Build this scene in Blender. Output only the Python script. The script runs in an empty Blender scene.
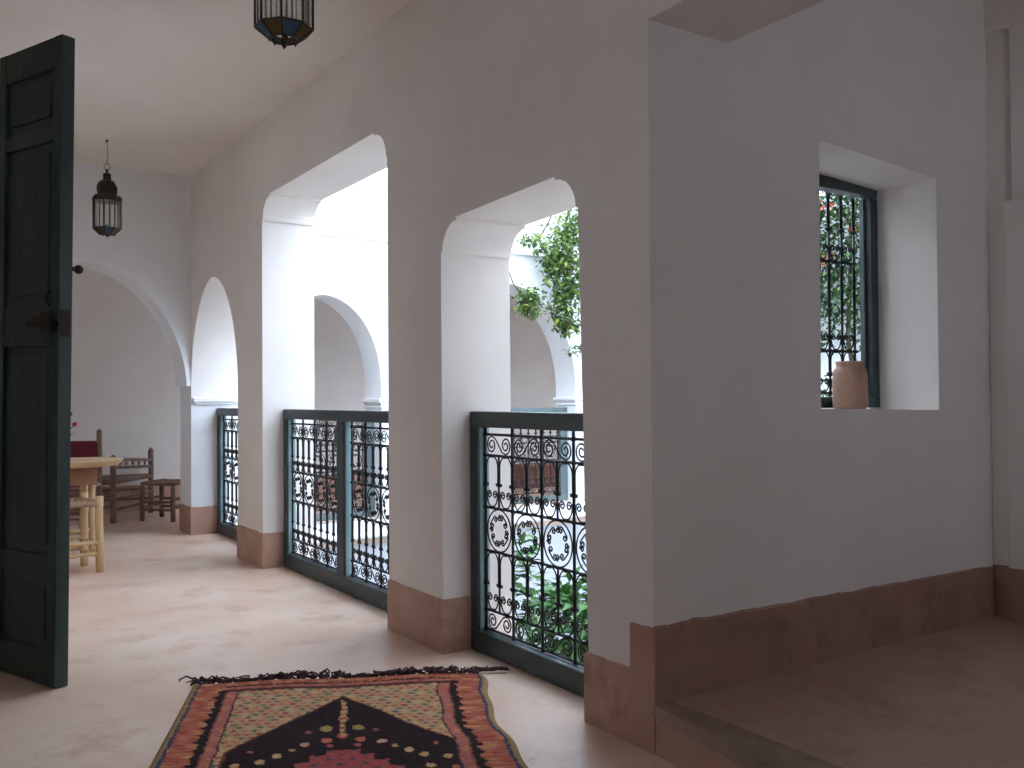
import bpy, bmesh, math, random
from mathutils import Vector, Matrix, noise
from mathutils.geometry import tessellate_polygon
random.seed(7)
PI = math.pi
scn = bpy.context.scene
COL = scn.collection

# ------------------------------------------------------------------ camera, sky, exposure
CAM = Vector((-1.8279, -1.9982, 1.05)); YAW = 0.5881; PITCH = 0.0155; ROLL = -0.0074; FPX = 903.05
Fv = Vector((math.sin(YAW)*math.cos(PITCH), math.cos(YAW)*math.cos(PITCH), math.sin(PITCH)))
R0 = Vector((math.cos(YAW), -math.sin(YAW), 0)); U0 = R0.cross(Fv)
Rv = R0*math.cos(ROLL) + U0*math.sin(ROLL); Uv = -R0*math.sin(ROLL) + U0*math.cos(ROLL)
cd = bpy.data.cameras.new('camera'); cam = bpy.data.objects.new('camera', cd); COL.objects.link(cam)
M4 = Matrix((Rv, Uv, -Fv)).transposed().to_4x4(); M4.translation = CAM
cam.matrix_world = M4
cd.sensor_fit = 'HORIZONTAL'; cd.sensor_width = 36.0; cd.lens = FPX*36.0/1024.0
cd.clip_start = 0.02; cd.clip_end = 200
scn.camera = cam

w = bpy.data.worlds.new('overcast_sky'); scn.world = w; w.use_nodes = True
bg = w.node_tree.nodes['Background']
bg.inputs[0].default_value = (0.76, 0.91, 1.13, 1); bg.inputs[1].default_value = 8.2
scn.view_settings.view_transform = 'Standard'; scn.view_settings.look = 'None'
scn.view_settings.gamma = 1.0; scn.view_settings.use_curve_mapping = False
scn.view_settings.exposure = 0.0
scn.cycles.max_bounces = 16; scn.cycles.diffuse_bounces = 10; scn.cycles.transparent_max_bounces = 12

# ------------------------------------------------------------------ materials
def lin(c):
    return tuple(((x/255)/12.92 if x/255 <= .04045 else ((x/255+.055)/1.055)**2.4) for x in c)
def mat(name, c1, c2=None, scale=3.0, rough=.8, bump=0.0, bscale=40, metal=0.0, spec=.5, detail=6, ramp=(.35, .65), stretch=None, c3=None, s3=1.0):
    m = bpy.data.materials.new(name); m.use_nodes = True; nt = m.node_tree; N = nt.nodes; L = nt.links
    b = N['Principled BSDF']; b.inputs['Roughness'].default_value = rough; b.inputs['Metallic'].default_value = metal
    b.inputs['Specular IOR Level'].default_value = spec
    tc = N.new('ShaderNodeTexCoord'); src = tc.outputs['Object']
    if stretch:
        mp = N.new('ShaderNodeMapping'); mp.inputs['Scale'].default_value = stretch; L.new(src, mp.inputs[0]); src = mp.outputs[0]
    c1 = (*lin(c1), 1); b.inputs['Base Color'].default_value = c1
    if c2:
        c2 = (*lin(c2), 1)
        n = N.new('ShaderNodeTexNoise'); n.inputs['Scale'].default_value = scale; n.inputs['Detail'].default_value = detail; n.inputs['Roughness'].default_value = .6
        L.new(src, n.inputs['Vector'])
        r = N.new('ShaderNodeValToRGB'); r.color_ramp.elements[0].position = ramp[0]; r.color_ramp.elements[1].position = ramp[1]
        r.color_ramp.elements[0].color = c1; r.color_ramp.elements[1].color = c2
        L.new(n.outputs[0], r.inputs[0]); out = r.outputs[0]
        if c3:
            n3 = N.new('ShaderNodeTexNoise'); n3.inputs['Scale'].default_value = s3; n3.inputs['Detail'].default_value = 8; n3.inputs['Roughness'].default_value = .7
            L.new(src, n3.inputs['Vector'])
            r3 = N.new('ShaderNodeValToRGB'); r3.color_ramp.elements[0].position = .52; r3.color_ramp.elements[1].position = .72
            L.new(n3.outputs[0], r3.inputs[0])
            mx = N.new('ShaderNodeMixRGB'); L.new(r3.outputs[0], mx.inputs[0]); L.new(out, mx.inputs[1]); mx.inputs[2].default_value = (*lin(c3), 1)
            out = mx.outputs[0]
        L.new(out, b.inputs['Base Color'])
    if bump:
        n2 = N.new('ShaderNodeTexNoise'); n2.inputs['Scale'].default_value = bscale; n2.inputs['Detail'].default_value = 5
        L.new(src, n2.inputs['Vector'])
        bp = N.new('ShaderNodeBump'); bp.inputs['Strength'].default_value = bump; bp.inputs['Distance'].default_value = .01
        L.new(n2.outputs[0], bp.inputs['Height']); L.new(bp.outputs[0], b.inputs['Normal'])
    return m
M = {}
M['plaster'] = mat('limewashed_plaster', (231, 225, 219), (224, 217, 210), scale=1.6, rough=.85, bump=.12, bscale=7, spec=.25)
M['lower'] = mat('lower_storey_plaster', (196, 199, 203), (186, 189, 194), scale=2, rough=.85)
M['ground'] = mat('courtyard_paving', (206, 190, 174), (192, 174, 158), scale=3, rough=.8)
M['white'] = mat('white_plaster', (232, 233, 234), (225, 226, 228), scale=2, rough=.85, bump=.15, bscale=9, spec=.25)
M['ceiling'] = mat('ceiling_plaster', (233, 226, 218), (225, 216, 206), scale=1.1, rough=.85, bump=.1, bscale=6, spec=.25)
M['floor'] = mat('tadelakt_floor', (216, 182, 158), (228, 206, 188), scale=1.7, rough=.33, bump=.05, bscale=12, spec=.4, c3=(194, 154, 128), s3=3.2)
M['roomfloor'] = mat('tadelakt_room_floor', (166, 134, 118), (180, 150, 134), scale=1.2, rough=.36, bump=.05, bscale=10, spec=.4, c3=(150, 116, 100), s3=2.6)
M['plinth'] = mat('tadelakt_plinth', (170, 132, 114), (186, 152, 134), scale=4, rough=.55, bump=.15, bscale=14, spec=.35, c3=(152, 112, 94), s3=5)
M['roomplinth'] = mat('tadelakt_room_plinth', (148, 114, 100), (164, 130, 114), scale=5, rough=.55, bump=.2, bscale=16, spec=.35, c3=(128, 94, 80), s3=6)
M['stone'] = mat('worn_stone', (150, 130, 114), (118, 98, 84), scale=9, rough=.5, bump=.3, bscale=30)
M['rail'] = mat('green_painted_wood', (56, 70, 70), (44, 57, 59), scale=6, rough=.45, bump=.15, bscale=20, stretch=(3, 1, 3))
M['teal'] = mat('teal_painted_wood', (96, 110, 108), (84, 98, 98), scale=6, rough=.5, bump=.15, bscale=20)
M['litrail'] = mat('sky_lit_rail_paint', (138, 166, 166), (124, 152, 154), scale=6, rough=.5)  # rail paint as the sky brightens it, that light put into the colour
M['iron'] = mat('black_wrought_iron', (26, 28, 32), (40, 40, 42), scale=30, rough=.5, metal=.3)
M['door'] = mat('dark_green_door', (48, 70, 65), (35, 54, 51), scale=5, rough=.55, bump=.3, bscale=14, stretch=(4, 4, .6), c3=(58, 66, 56), s3=3)
M['rust'] = mat('rusty_iron', (62, 52, 46), (40, 34, 32), scale=30, rough=.7, metal=.4, bump=.3)
M['brass'] = mat('dark_patinated_metal', (44, 38, 34), (66, 54, 42), scale=25, rough=.5, metal=.5, bump=.2)
M['wire'] = mat('dull_wire', (120, 112, 104), rough=.5, metal=.6)
M['palewood'] = mat('peeled_pale_wood', (214, 186, 144), (188, 154, 112), scale=5, rough=.6, bump=.15, bscale=30, stretch=(3, 3, .8))
M['tabletop'] = mat('pale_table_board', (206, 176, 138), (184, 150, 112), scale=4, rough=.55, bump=.1, bscale=20, stretch=(.8, 4, 4))
M['apron'] = mat('brown_table_apron', (160, 116, 84), (140, 98, 70), scale=6, rough=.6)
M['darkwood'] = mat('aged_dark_wood', (134, 106, 90), (104, 80, 68), scale=6, rough=.65, bump=.2, bscale=30, stretch=(3, 3, .8))
M['rush'] = mat('woven_rush', (150, 122, 96), (104, 82, 64), scale=30, rough=.8, bump=.5, bscale=60, stretch=(4, .6, 1))
M['cord'] = mat('wrapped_cord', (176, 146, 118), (132, 102, 80), scale=60, rough=.8, bump=.5, bscale=80)
M['maroon'] = mat('maroon_fabric', (110, 24, 36), (84, 18, 30), scale=8, rough=.9, bump=.2)
M['clay'] = mat('terracotta_jar', (180, 142, 122), (164, 126, 106), scale=6, rough=.8, bump=.2, bscale=20, c3=(206, 168, 142), s3=4)
M['brownwood'] = mat('reddish_chest_wood', (128, 84, 62), (106, 66, 50), scale=4, rough=.6, stretch=(4, 4, .5))
M['fringe'] = mat('dark_wool_fringe', (92, 64, 70), (58, 40, 48), scale=30, rough=.95)
M['bark'] = mat('vine_bark', (96, 78, 60), (72, 58, 46), scale=12, rough=.9)
M['petal'] = mat('red_petal', (206, 20, 44), (176, 12, 36), scale=20, rough=.6)
M['orange'] = mat('orange_blossom', (236, 110, 60), (214, 70, 50), scale=20, rough=.6)
M['potleaf'] = mat('dark_green_leaf', (40, 62, 44), (28, 46, 34), scale=10, rough=.6)
def leafmat(name, cols, rough=.5):
    m = bpy.data.materials.new(name); m.use_nodes = True; nt = m.node_tree; N = nt.nodes; L = nt.links
    b = N['Principled BSDF']; b.inputs['Roughness'].default_value = rough; b.inputs['Specular IOR Level'].default_value = .3
    g = N.new('ShaderNodeNewGeometry'); r = N.new('ShaderNodeValToRGB')
    r.color_ramp.interpolation = 'LINEAR'
    while len(r.color_ramp.elements) < len(cols): r.color_ramp.elements.new(.5)
    for i, c in enumerate(cols):
        r.color_ramp.elements[i].position = i/(len(cols)-1); r.color_ramp.elements[i].color = (*lin(c), 1)
    L.new(g.outputs['Random Per Island'], r.inputs[0]); L.new(r.outputs[0], b.inputs['Base Color'])
    tr = N.new('ShaderNodeBsdfTranslucent'); L.new(r.outputs[0], tr.inputs[0])
    mx = N.new('ShaderNodeMixShader'); mx.inputs[0].default_value = .3
    L.new(b.outputs[0], mx.inputs[1]); L.new(tr.outputs[0], mx.inputs[2]); L.new(mx.outputs[0], N['Material Output'].inputs[0])
    return m
M['leaf'] = leafmat('vine_leaves', [(60, 84, 52), (86, 114, 62), (104, 130, 76), (76, 102, 66), (166, 174, 70)])
M['darkleaf'] = leafmat('dense_vine_leaves', [(34, 54, 38), (54, 80, 48), (74, 104, 54), (46, 68, 46), (98, 124, 66)])
M['bigleaf'] = leafmat('broad_leaves', [(40, 70, 38), (62, 100, 50), (82, 124, 60), (50, 84, 46), (112, 148, 84)], .4)
def glass(name, c, alpha_mix=.5):
    m = bpy.data.materials.new(name); m.use_nodes = True; nt = m.node_tree; N = nt.nodes; L = nt.links
    b = N['Principled BSDF']; b.inputs['Base Color'].default_value = (*lin(c), 1); b.inputs['Roughness'].default_value = .25
    t = N.new('ShaderNodeBsdfTranslucent'); t.inputs[0].default_value = (*lin(c), 1)
    tp = N.new('ShaderNodeBsdfTransparent'); tp.inputs[0].default_value = (*lin(tuple(min(255, int(x*1.05)) for x in c)), 1)
    m1 = N.new('ShaderNodeMixShader'); m1.inputs[0].default_value = .5; L.new(b.outputs[0], m1.inputs[1]); L.new(t.outputs[0], m1.inputs[2])
    m2 = N.new('ShaderNodeMixShader'); m2.inputs[0].default_value = alpha_mix; L.new(m1.outputs[0], m2.inputs[1]); L.new(tp.outputs[0], m2.inputs[2])
    L.new(m2.outputs[0], N['Material Output'].inputs[0])
    return m
M['clear'] = glass('cloudy_pane', (250, 250, 244), .8)
M['blue'] = glass('blue_pane', (92, 122, 146), .3)
M['amber'] = glass('amber_pane', (122, 106, 70), .3)

# ------------------------------------------------------------------ mesh builder
class MB:
    def __init__(s): s.v = []; s.f = []
    def add(s, vs, fs):
        o = len(s.v); s.v += [tuple(p) for p in vs]; s.f += [tuple(i+o for i in f) for f in fs]
    def box(s, a, b):
        x0, y0, z0 = a; x1, y1, z1 = b
        s.add([(x0, y0, z0), (x1, y0, z0), (x1, y1, z0), (x0, y1, z0), (x0, y0, z1), (x1, y0, z1), (x1, y1, z1), (x0, y1, z1)],
              [(0, 3, 2, 1), (4, 5, 6, 7), (0, 1, 5, 4), (1, 2, 6, 5), (2, 3, 7, 6), (3, 0, 4, 7)])
    def tube(s, pts, r, n=5, cap=True):
        pts = [Vector(p) for p in pts]; k = len(pts)
        if k < 2: return
        rs = r if isinstance(r, (list, tuple)) else [r]*k
        t0 = (pts[1]-pts[0]).normalized()
        up = Vector((0, 0, 1)) if abs(t0.z) < .9 else Vector((1, 0, 0))
        nrm = (up - t0*up.dot(t0)).normalized(); vs = []
        for i, p in enumerate(pts):
            t = (pts[min(i+1, k-1)]-pts[max(i-1, 0)])
            t = t.normalized() if t.length > 1e-9 else t0
            nrm = (nrm - t*nrm.dot(t))
            nrm = nrm.normalized() if nrm.length > 1e-6 else t.orthogonal().normalized()
            bn = t.cross(nrm)
            for j in range(n):
                a = 2*PI*j/n; vs.append(p + (nrm*math.cos(a)+bn*math.sin(a))*rs[i])
        fs = [(i*n+j, i*n+(j+1) % n, (i+1)*n+(j+1) % n, (i+1)*n+j) for i in range(k-1) for j in range(n)]
        if cap: fs += [tuple(range(n-1, -1, -1)), tuple((k-1)*n+j for j in range(n))]
        s.add(vs, fs)
    def lathe(s, prof, c=(0, 0, 0), n=24, ph=0):
        vs = []; k = len(prof)
        for r, z in prof:
            for j in range(n):
                a = 2*PI*j/n+ph; vs.append((c[0]+r*math.cos(a), c[1]+r*math.sin(a), c[2]+z))
        fs = [(i*n+j, i*n+(j+1) % n, (i+1)*n+(j+1) % n, (i+1)*n+j) for i in range(k-1) for j in range(n)]
        if prof[0][0] > 1e-5: fs.append(tuple(range(n-1, -1, -1)))
        if prof[-1][0] > 1e-5: fs.append(tuple((k-1)*n+j for j in range(n)))
        s.add(vs, fs)
    def ball(s, c, r, n=8, m=5, sz=1):
        s.lathe([(max(1e-4, r*math.sin(PI*i/m)), -r*sz*math.cos(PI*i/m)) for i in range(m+1)], c, n)
    def build(s, name, m, parent=None, smooth=False, bevel=0, off=None, seg=2):
        me = bpy.data.meshes.new(name)
        if off is None and parent is not None: off = origin_of(parent)
        vs = s.v if off is None else [(p[0]-off[0], p[1]-off[1], p[2]-off[2]) for p in s.v]
        me.from_pydata(vs, [], s.f); me.validate(); me.update()
        bm = bmesh.new(); bm.from_mesh(me); bmesh.ops.recalc_face_normals(bm, faces=bm.faces); bm.to_mesh(me); bm.free()
        if smooth:
            for p in me.polygons: p.use_smooth = True
        me.materials.append(m)
        o = bpy.data.objects.new(name, me); COL.objects.link(o)
        if parent is not None: o.parent = parent
        if bevel:
            b = o.modifiers.new('bevel', 'BEVEL'); b.width = bevel; b.segments = seg; b.limit_method = 'ANGLE'; b.angle_limit = math.radians(40)
        return o
def origin_of(o):
    p = Vector((0, 0, 0))
    while o is not None: p += o.location; o = o.parent
    return p
def thing(name, label, cat, loc, group=None, kind=None):
    o = bpy.data.objects.new(name, None); COL.objects.link(o); o.location = loc; o.empty_display_size = .1
    if label: o['label'] = label
    if cat: o['category'] = cat
    if group: o['group'] = group
    if kind: o['kind'] = kind
    return o
def tag(o, label, cat, group=None):
    o['label'] = label; o['category'] = cat
    if group: o['group'] = group
    return o
def struct(o, label=None, cat=None):
    o['kind'] = 'structure'
    if label: o['label'] = label
    if cat: o['category'] = cat
    return o
def wallmesh(loops, axis, p0, T):
    """loops: outer + holes in (u, z); axis 'x' -> plane x in [p0,p0+T], u=y ; axis 'y' -> plane y, u=x"""
    mb = MB(); flat = [p for lp in loops for p in lp]
    tris = tessellate_polygon([[Vector((p[0], p[1], 0)) for p in lp] for lp in loops])
    n = len(flat)
    def P(p, d): return (p0+d, p[0], p[1]) if axis == 'x' else (p[0], p0+d, p[1])
    vs = [P(p, 0) for p in flat]+[P(p, T) for p in flat]
    fs = [tuple(t) for t in tris]+[tuple(i+n for i in reversed(t)) for t in tris]
    o = 0
    for lp in loops:
        k = len(lp)
        for i in range(k):
            a, b = o+i, o+(i+1) % k; fs.append((a, b, b+n, a+n))
        o += k
    mb.add(vs, fs); return mb
def arch(c, w, z0, zs, rise, e=.4, n=30, jw=None):
    """closed opening outline, pointed arch, jamb half width jw"""
    jw = w if jw is None else jw
    pts = [(c-jw, z0)]
    if jw != w: pts.append((c-jw, zs))
    for i in range(2*n+1):
        t = math.cos(PI*(1 - i/(2*n))); a = abs(t)
        pts.append((c+t*w, zs+rise*max(0, 1-a**1.8)**e))
    if jw != w: pts.append((c+jw, zs))
    pts.append((c+jw, z0)); return pts
def roundtop(a, b, z0, zt, r):
    """rectangular opening with plastered rounded corners standing slightly proud"""
    d = .012; pts = [(a, z0), (a, zt-r-.01), (a+d, zt-r-.01)]
    for i in range(9):
        t = PI/2*i/8; pts.append((a+d+r*(1-math.cos(t)), zt-.012-r+r*math.sin(t)))
    pts += [(a+d+r, zt), (b-d-r, zt)]
    for i in range(9):
        t = PI/2*(1-i/8); pts.append((b-d-r*(1-math.cos(t)), zt-.012-r+r*math.sin(t)))
    pts += [(b-d, zt-r-.01), (b, zt-r-.01), (b, z0)]
    return pts

# ------------------------------------------------------------------ the building
T = .34; ZC = 2.8; YF = 5.26
XR = 1.86; XE = 5.58; XL = -1.56
# arcade wall between gallery and courtyard (openings go to the floor) continuing as lintel over the room
y0, y1 = -3.6, YF+.012
outer = [(y0, ZC), (y0, 2.177), (0, 2.177), (0, 0),]
o3 = roundtop(.345, 1.266, 0, 1.782, .115); o3 = [(u, z+(.022 if (u < .75 and z > 1.6) else 0)) for u, z in o3]; o3[0] = (.302, 0)
o2 = roundtop(1.767, 3.546, 0, 2.312, .13)
o1 = arch(4.657, .603, 0, 1.07, .875, .45)
outline = outer + o3 + o2 + o1[:-1] + [(y1, 1.07), (y1, ZC)]
wm = wallmesh([outline], 'x', 0, T).build('wall_right', M['plaster'])
struct(wm)
# room wall with the window
wl, wr = .786, 1.498
rm = wallmesh([[(T, .0), (XR+.3, .0), (XR+.3, 3.4), (T, 3.4)], [(.783, 1.006), (.790, 1.936), (1.499, 1.895), (1.496, .991)]], 'y', 0, T)
struct(rm.build('wall_room', M['plaster']))
# upper courtyard parapet over the arcade wall
mb = MB(); mb.box((.02, T+.001, ZC), (T, YF, 2.98)); struct(mb.build('wall_right_parapet', M['white']))
mb = MB(); mb.box((XR+.3, 0, -3.2), (XE, T, 3.45)); struct(mb.build('wall_near_courtyard', M['white']))
# facade of the far gallery, carried on across our gallery as an arch
fo = [(XL-.3, ZC+.18), (XL-.3, 0)]
for a in (arch(-.73, .695, 0, 1.162, .915, .55, jw=.729), arch(1.10, .53, 0, 1.06, .88, .4), arch(2.96, .83, 0, 1.055, 1.10, .42), arch(4.82, .53, 0, 1.06, .88, .4)): fo += a
fo += [(XE+.3, 0), (XE+.3, ZC+.18)]
struct(wallmesh([fo], 'y', YF, T).build('wall_far', M['white'], bevel=.006))
# courtyard right wall with a vine in front, upper and lower
mb = MB(); mb.box((XE, T, -3.2), (XE+.25, YF, 3.0)); struct(mb.build('wall_courtyard', M['white']))
# far gallery back wall, ends
mb = MB(); mb.box((XL-1.6, 7.12, 0), (XE+.3, 7.36, ZC)); struct(mb.build('wall_back', M['plaster']))
mb = MB(); mb.box((XL-1.85, 5.3, 0), (XL-1.6, 6.1, ZC)); mb.box((XL-1.85, 6.6, 0), (XL-1.6, 7.36, ZC)); mb.box((XL-1.85, 6.1, 1.9), (XL-1.6, 6.6, ZC)); mb.box((XL-1.85, 6.1, 1.6), (XL-1.6, 6.6, 1.9)); mb.box((XL-1.85, 6.1, 0), (XL-1.6, 6.6, .85)); mb.box((XL-1.6, YF, 0), (XL-.25, YF+.3, ZC)); struct(mb.build('wall_alcove_left', M['plaster']))  # unseen opening in the left end, added to bring sky light into the alcove
mb = MB(); mb.box((XE+.3, YF, 0), (XE+.5, 7.36, ZC)); struct(mb.build('wall_far_end', M['plaster']))
# left wall with door jamb
mb = MB(); mb.box((XL-.25, 2.08, 0), (XL, YF, ZC)); struct(mb.build('wall_left', M['plaster'], bevel=.008))
mb = MB(); mb.box((-3.3, 2.12, 0), (XL-.24, 2.34, ZC)); struct(mb.build('wall_hall_far', M['plaster']))
# hall behind and left of the camera: unseen opening added in its left wall to let sky light in
struct(wallmesh([[(-3.6, 0), (2.2, 0), (2.2, ZC), (-3.6, ZC)], [(-1.0, 1.1), (-.55, 1.1), (-.55, 2.0), (-1.0, 2.0)]], 'x', -3.5, .25).build('wall_hall_left', M['plaster']))
struct(wallmesh([[(-3.6, 0), (2.2, 0), (2.2, 3.4), (-3.6, 3.4)], [(.90, 1.32), (1.47, 1.32), (1.47, 2.09), (.90, 2.09)]], 'y', -3.8, .25).build('wall_near', M['plaster']))
# right room: right wall with a shallow recessed door surround
mb = MB(); mb.box((XR+.012, -.075, .144), (XR+.3, .01, 3.4)); mb.box((XR, -3.6, 1.82), (XR+.3, -.098, 3.4)); mb.box((XR-.015, -3.6, .144), (XR+.3, -.07, 1.83)); mb.box((XR, -.11, 2.54), (XR+.3, 0.005, 3.4))
struct(mb.build('wall_room_right', M['plaster'], bevel=.012))
# ceilings
mb = MB(); mb.box((-3.6, -3.7, ZC), (.02, YF+.0, ZC+.2)); struct(mb.build('ceiling', M['ceiling']))
mb = MB(); mb.box((.3, -3.7, 3.4), (XR+.4, T-.02, 3.55)); struct(mb.build('ceiling_room', M['ceiling']))
mb = MB(); mb.box((0, -3.7, ZC), (T, -.001, 3.42)); struct(mb.build('wall_right_upper', M['plaster']))
mb = MB(); mb.box((XL-1.85, YF+.34, ZC), (XE+.5, 7.36, ZC+.2)); struct(mb.build('ceiling_far_gallery', M['ceiling']))
# floors
mb = MB(); mb.box((-3.6, -3.7, -.2), (T+.04, YF+T, 0)); mb.box((XL-1.85, YF+T, -.2), (XE+.5, 7.36, 0)); mb.box((T+.04, YF-.03, -.2), (XE, YF+T, 0)); mb.box((XL-1.85, YF, -.2), (-3.59, YF+T+.01, 0))
struct(mb.build('floor', M['floor']))
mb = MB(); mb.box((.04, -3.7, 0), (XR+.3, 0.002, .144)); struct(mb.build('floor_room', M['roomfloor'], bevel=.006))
mb = MB(); mb.add([(-.002, 0, 0), (.04, 0, 0), (.04, 0, .125), (-.002, 0, .125), (-.085, -.6, 0), (.04, -.6, 0), (.04, -.6, .125), (-.085, -.6, .125), (-.085, -3.7, 0), (.04, -3.7, 0), (.04, -3.7, .125), (-.085, -3.7, .125)], [(0, 1, 2, 3), (3, 2, 6, 7), (7, 6, 10, 11), (0, 3, 7, 4), (4, 7, 11, 8), (8, 11, 10, 9), (1, 5, 6, 2), (5, 9, 10, 6), (0, 4, 5, 1), (4, 8, 9, 5)]); struct(mb.build('trim_riser', M['plinth']))
mb = MB(); mb.tube([(.0, 0, 0), (.001, 0, 0)], .001)
mb = MB()
sl = [(-3.7+3.7*i/60) for i in range(61)]
vs = []; fs = []
for i, y in enumerate(sl):
    n = noise.noise(Vector((0, y*6, 3)))*.006; n2 = noise.noise(Vector((4, y*5, 3)))*.005
    fx = -.004-.09*min(1, -y/.6)
    vs += [(fx+.006+n, y, .104), (fx-.006+n, y, .112), (fx+n, y, .146+n2*.4), (.052+n2, y, .150+n2*.4), (.058+n2, y, .140)]
for i in range(60):
    for j in range(4): fs.append((i*5+j, i*5+j+1, (i+1)*5+j+1, (i+1)*5+j))
mb.add(vs, fs); struct(mb.build('trim_1', M['stone'], smooth=False))
# lower storey of the courtyard
mb = MB(); mb.box((0, T, -3.2), (T, YF, -.2)); struct(mb.build('wall_lower_right', M['lower']))
mb = MB(); mb.box((0, YF, -3.2), (XE+.25, YF+.3, -.2)); struct(mb.build('wall_lower_far', M['lower']))
mb = MB(); mb.box((0, 0, -3.2), (XR+.4, T, -.0)); struct(mb.build('wall_lower_near', M['lower']))
mb = MB(); mb.box((-.2, -.2, -3.3), (XE+.3, YF+.4, -3.2)); struct(mb.build('floor_courtyard', M['ground']))
# string course below the far railings and cornice above the far arches
mb = MB(); mb.box((T, YF-.05, -.16), (XE, YF+.02, 0)); mb.box((T, YF-.09, -.145), (XE, YF, -.115)); struct(mb.build('trim_2', M['white'], bevel=.006))
mb = MB(); mb.box((T, YF-.035, 2.44), (XE, YF+.01, 2.475)); mb.box((XE-.035, T, 2.44), (XE+.01, YF, 2.475)); struct(mb.build('trim_3', M['white'], bevel=.008))
# imposts: moulded capitals at the springs of the arches
def impost(x0, x1, z, ya=YF, yb=YF+T, proud=.03, side=0):
    mb = MB()
    mb.box((x0-proud*.4, ya-.004, z-.055), (x1+proud*.4, yb+.004, z-.035))
    mb.box((x0-proud, ya-.015, z-.035), (x1+proud, yb+.015, z)); return mb
struct(impost(.03, T-.03, 1.07, YF-.012, YF+.05, .02).build('trim_4', M['white'], bevel=.006))
k = 5
for a, b, z in ((T+.0, .57, 1.06), (1.63, 2.13, 1.055), (3.79, 4.29, 1.055), (5.35, XE, 1.06)):
    mb = impost(a, b, z); mb.box((a-.012 if a > .5 else a, YF-.012, z-.085), (b+.012 if b < 5.4 else b, YF+T+.01, z-.065))
    struct(mb.build('trim_%d' % k, M['white'], bevel=.005)); k += 1
# pilaster between far arches B and C (white strip)
mb = MB(); mb.box((3.88, YF-.05, 0), (4.2, YF+.01, 2.44)); struct(mb.build('trim_%d' % k, M['white'], bevel=.008)); k += 1

# ------------------------------------------------------------------ plinths
def plinth(name, path, zt, zb, th=.007, m='plinth', rough=.004, seed=0, closed_up=False):
    """ribbon on a wall; path = [(x,y),...], wall lies to the left; th outward to the right"""
    mb = MB(); pts = []
    for (a, b) in zip(path[:-1], path[1:]):
        a = Vector(a); b = Vector(b); L_ = (b-a).length; n = max(2, int(L_/.02))
        for i in range(n): pts.append(a.lerp(b, i/n))
    pts.append(Vector(path[-1])); n = len(pts)
    tot = sum((pts[i+1]-pts[i]).length for i in range(n-1)); s = 0; vs = []
    for i, p in enumerate(pts):
        d1 = (pts[i]-pts[i-1]).normalized() if i else (pts[1]-pts[0]).normalized()
        d2 = (pts[i+1]-pts[i]).normalized() if i < n-1 else d1
        nn = Vector((d1.y, -d1.x)); n2 = Vector((d2.y, -d2.x)); m_ = (nn+n2); m_ = m_/max(.5, (m_.dot(nn)))
        q = p+m_*th; z = zt[0]+(zt[1]-zt[0])*s/tot + rough*noise.noise(Vector((s*9+seed, seed, 0)))+rough*.5*noise.noise(Vector((s*40+seed, 7, 0)))
        vs += [(p.x, p.y, zb), (q.x, q.y, zb), (q.x, q.y, z-.004), (p.x, p.y, z+.001)]
        if i < n-1: s += (pts[i+1]-pts[i]).length
    fs = []
    for i in range(n-1):
        for j in range(4): fs.append((i*4+j, i*4+(j+1) % 4, (i+1)*4+(j+1) % 4, (i+1)*4+j))
    fs += [(0, 1, 2, 3), ((n-1)*4+3, (n-1)*4+2, (n-1)*4+1, (n-1)*4)]
    mb.add(vs, fs); return struct(mb.build(name, M[m]))
# path direction so that outward = right-hand side of travel
plinth('baseboard_corner_pier', [(.12, .318), (0, .318), (0, .095)], (.221, .226), 0, seed=1)
plinth('baseboard_corner', [(0, .097), (0, 0), (.03, 0)][::1], (.366, .370), .0, seed=2, th=.008)
plinth('baseboard_middle_pier', [(.125, 1.767), (0, 1.767), (0, 1.266), (.125, 1.266)], (.225, .220), 0, seed=3)
plinth('baseboard_far_pier', [(.125, 4.054), (0, 4.054), (0, 3.546), (.125, 3.546)], (.22, .218), 0, seed=5)
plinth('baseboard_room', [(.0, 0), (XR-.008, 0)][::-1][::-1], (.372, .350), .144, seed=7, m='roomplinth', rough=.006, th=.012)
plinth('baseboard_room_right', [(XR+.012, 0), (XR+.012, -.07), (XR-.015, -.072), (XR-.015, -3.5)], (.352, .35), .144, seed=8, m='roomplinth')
plinth('baseboard_arch', [(.20, YF), (-.001, YF), (-.001, YF+T), (.3, YF+T)][::-1], (.218, .215), 0, seed=9)
plinth('baseboard_back', [(XL-1.6, 7.12), (XE, 7.12)], (.25, .25), 0, seed=11)
plinth('baseboard_far_piers', [(1.63, YF+T), (2.13, YF+T)][::-1], (.22, .22), 0, seed=12)
plinth('baseboard_left', [(XL, 2.1), (XL, YF)], (.22, .22), 0, seed=12)

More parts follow.
